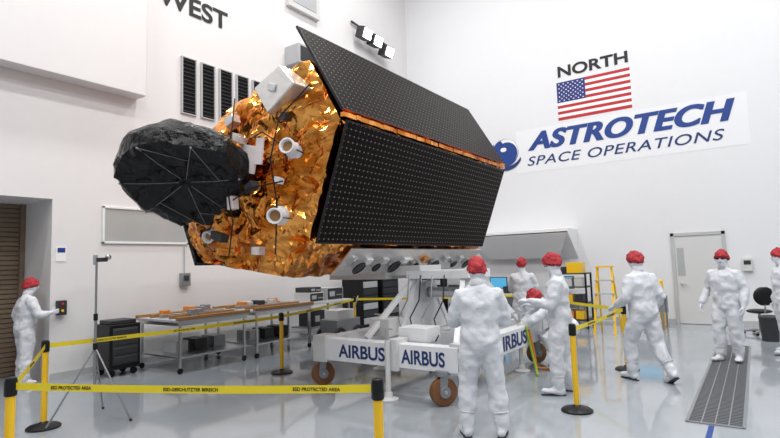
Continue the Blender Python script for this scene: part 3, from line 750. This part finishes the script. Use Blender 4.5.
def instr(b,x,y,z,w,d,h,k='offw'):
    b.bx((x,y,z),(x+w,y+d,z+h),k); b.bx((x+w,y+.03,z+.02),(x+w+.01,y+d-.03,z+h-.02),'dark'); b.box((x+w+.015,y+d*.3,z+h*.5),(.01,d*.3,h*.4),'lgrey')
    for j in range(3): b.cyl((x+w,y+d*(.6+.12*j),z+h*.4),(x+w+.03,y+d*(.6+.12*j),z+h*.4),.015,'lgrey',seg=10)
b=MB()
b.bx((-9.2,8.7,.85),(-8.4,10.2,.9),'offw')
for x in(-9.15,-8.45):
    for y in(8.75,10.15): b.bx((x-.02,y-.02,0),(x+.02,y+.02,.85),'grey')
instr(b,-9.0,8.8,.9,.5,.5,.22); instr(b,-9.0,9.4,.9,.5,.6,.3,'lgrey'); instr(b,-9.0,8.85,1.12,.45,.4,.12,'dark')
b.bx((-9.1,8.8,.3),(-8.5,10.1,.33),'grey'); instr(b,-9.0,8.95,.33,.45,.5,.35,'dark')
b.obj('instrument_cart',bevel=.006)
b=MB(); x,y=-7.75,9.0
b.bx((x-.25,y-.4,.25),(x+.25,y+.4,.55),'grey'); b.bx((x-.2,y-.3,.55),(x+.2,y+.25,.75),'offw')
for yy in(-.3,.3): 
    for xx in(-.26,.26): b.torus((x+xx,y+yy,.2),.15,.045,'black',V((1,0,0))); b.cyl((x+xx-.03,y+yy,.2),(x+xx+.03,y+yy,.2),.11,'steel')
b.tube([(x,y+.4,.5),(x,y+.6,.9),(x,y+.65,1.0)],.015,'grey'); b.obj('vacuum_pump_cart',bevel=.006)
def rack(x,y,w,d,h,facing=(0,-1),name='equipment_rack',k='black'):
    b=MB(); b.bx((x,y,.08),(x+w,y+d,h),k)
    n=int(h/.2)
    for i in range(n):
        z=.15+i*(h-.2)/n
        kk=random.choice(['dark','lgrey','dark','grey'])
        if facing[1]: b.bx((x+.04,y-.015,z),(x+w-.04,y,z+(h-.2)/n-.03),kk)
        else: b.bx((x+w,y+.04,z),(x+w+.015,y+d-.04,z+(h-.2)/n-.03),kk)
    for xx in(x+.06,x+w-.06):
        for yy in(y+.06,y+d-.06): b.cyl((xx,yy,0),(xx,yy,.09),.04,'black')
    return b.obj(name,bevel=.006)
rack(-9.3,10.9,.7,.7,1.35,(1,0)); rack(-9.3,11.8,.7,.8,1.5,(1,0)); rack(-8.6,13.9,.7,.7,1.45); rack(-7.7,13.9,.7,.7,1.3,k='lgrey')
def desk(x0,x1,y0,y1,name='computer_desk',mon=2):
    b=MB(); h=.78
    b.bx((x0,y0,h-.03),(x1,y1,h),'offw'); b.bx((x0,y1-.05,.35),(x1,y1,h-.03),'lgrey')
    for x in(x0+.04,x1-.04):
        for y in(y0+.05,y1-.05): b.bx((x-.02,y-.02,0),(x+.02,y+.02,h-.03),'grey')
    for i in range(mon):
        x=x0+(i+.6)*(x1-x0)/mon*.85
        b.bx((x-.27,y0+.4,h+.12),(x+.27,y0+.43,h+.46),'black'); b.bx((x-.25,y0+.395,h+.14),(x+.25,y0+.40,h+.44),'screen'); b.bx((x-.03,y0+.43,h),(x+.03,y0+.46,h+.2),'black'); b.bx((x-.12,y0+.35,h),(x+.12,y0+.5,h+.015),'black')
        b.bx((x-.2,y0+.12,h),(x+.2,y0+.26,h+.02),'dark')
        b.box((x-.40,y0+.3,h+.1),(.16,.3,.2),random.choice(['offw','dark','lgrey']))
    return b.obj(name,bevel=.005)
desk(-6.7,-5.0,14.0,14.7); desk(-4.9,-3.9,14.1,14.8,mon=1); desk(-2.75,-1.85,13.6,14.3,mon=1)
b=MB()
sx0,sx1=-4.35,-3.45
for x in(sx0+.02,sx1-.02):
    for y in(13.2,13.7): b.bx((x-.02,y-.02,0),(x+.02,y+.02,1.35),'black')
for z in(.2,.6,1.0,1.33):
    b.bx((sx0,13.18,z),(sx1,13.72,z+.03),'dark')
    for i in range(3): 
        if z<1.2: b.box((sx0+.17+i*.26,13.45,z+.03+.10),(.2,.4,.2),random.choice(['yellow','black','offw','dark','orange']))
b.box((sx0+.6,13.45,1.49),(.35,.4,.26),'yellow'); b.box((sx0+.25,13.45,1.44),(.2,.3,.15),'dark'); b.obj('storage_shelving')
b=MB(); lx,ly=-2.9,12.7
for s_ in(-.22,.22):
    b.beam((lx+s_,ly-.35,0),(lx+s_*.7,ly,1.5),.05,.025,'yellow'); b.beam((lx+s_,ly+.35,0),(lx+s_*.7,ly,1.5),.04,.02,'yellow')
for i in range(4): 
    z=.3+i*.3; b.box((lx,ly-.35*(1-z/1.5),z),(.42,.1,.03),'lgrey')
b.box((lx,ly,1.51),(.36,.2,.04),'yellow'); b.obj('step_ladder')
def chair(x,y,a):
    b=MB(); 
    for i in range(5):
        t=a+i*2*math.pi/5; e=V((math.cos(t)*.3,math.sin(t)*.3,.07)); b.beam((0,0,.1),e,.04,.03,'grey'); b.sph((e.x,e.y,.035),.035,'black',10)
    b.cyl((0,0,.08),(0,0,.45),.025,'grey'); b.sph((0,0,.49),(.24,.23,.05),'black',18)
    d=V((math.cos(a),math.sin(a),0)); rot=Matrix.Rotation(a,3,'Z')
    b.tube([V((0,0,.46)),-d*.24+V((0,0,.47)),-d*.28+V((0,0,.7))],.015,'grey'); b.sph(-d*.26+V((0,0,.82)),(.05,.21,.20),'black',18,rot)
    return b.obj('office_chair',loc=(x,y,0))
chair(-.05,13.6,2.0); chair(-5.6,13.2,1.2); chair(.65,13.9,.8)
b=MB(); b.cyl((-2.02,14.55,0),(-2.02,14.55,1.1),.06,'yellow'); b.lathe((-2.02,14.55,0),[(.12,0),(.12,.02),(.07,.03)],'yellow'); b.sph((-2.02,14.55,1.1),(.06,.06,.03),'yellow'); b.obj('safety_bollard')
b=MB(); b.lathe((.1,12.7,0),[(.14,0),(.17,.42),(.18,.47),(.16,.48),(.1,.5)],'dark'); b.obj('waste_bin')

# ------------------------------------------------------------------ camera
yaw=math.radians(35);p=math.radians(4.84);r=math.radians(1.8)
F=V((-math.sin(yaw)*math.cos(p),math.cos(yaw)*math.cos(p),math.sin(p)))
R0=V((math.cos(yaw),math.sin(yaw),0));U0=R0.cross(F)
U=U0*math.cos(r)+R0*math.sin(r);Rr=R0*math.cos(r)-U0*math.sin(r)
cam=bpy.data.cameras.new('camera'); cam.lens=24; cam.sensor_width=36; cam.clip_start=.05
co=bpy.data.objects.new('camera',cam); m=Matrix((Rr,U,-F)).transposed().to_4x4(); m.translation=V((0,0,1.75)); co.matrix_world=m
scene.collection.objects.link(co); scene.camera=co
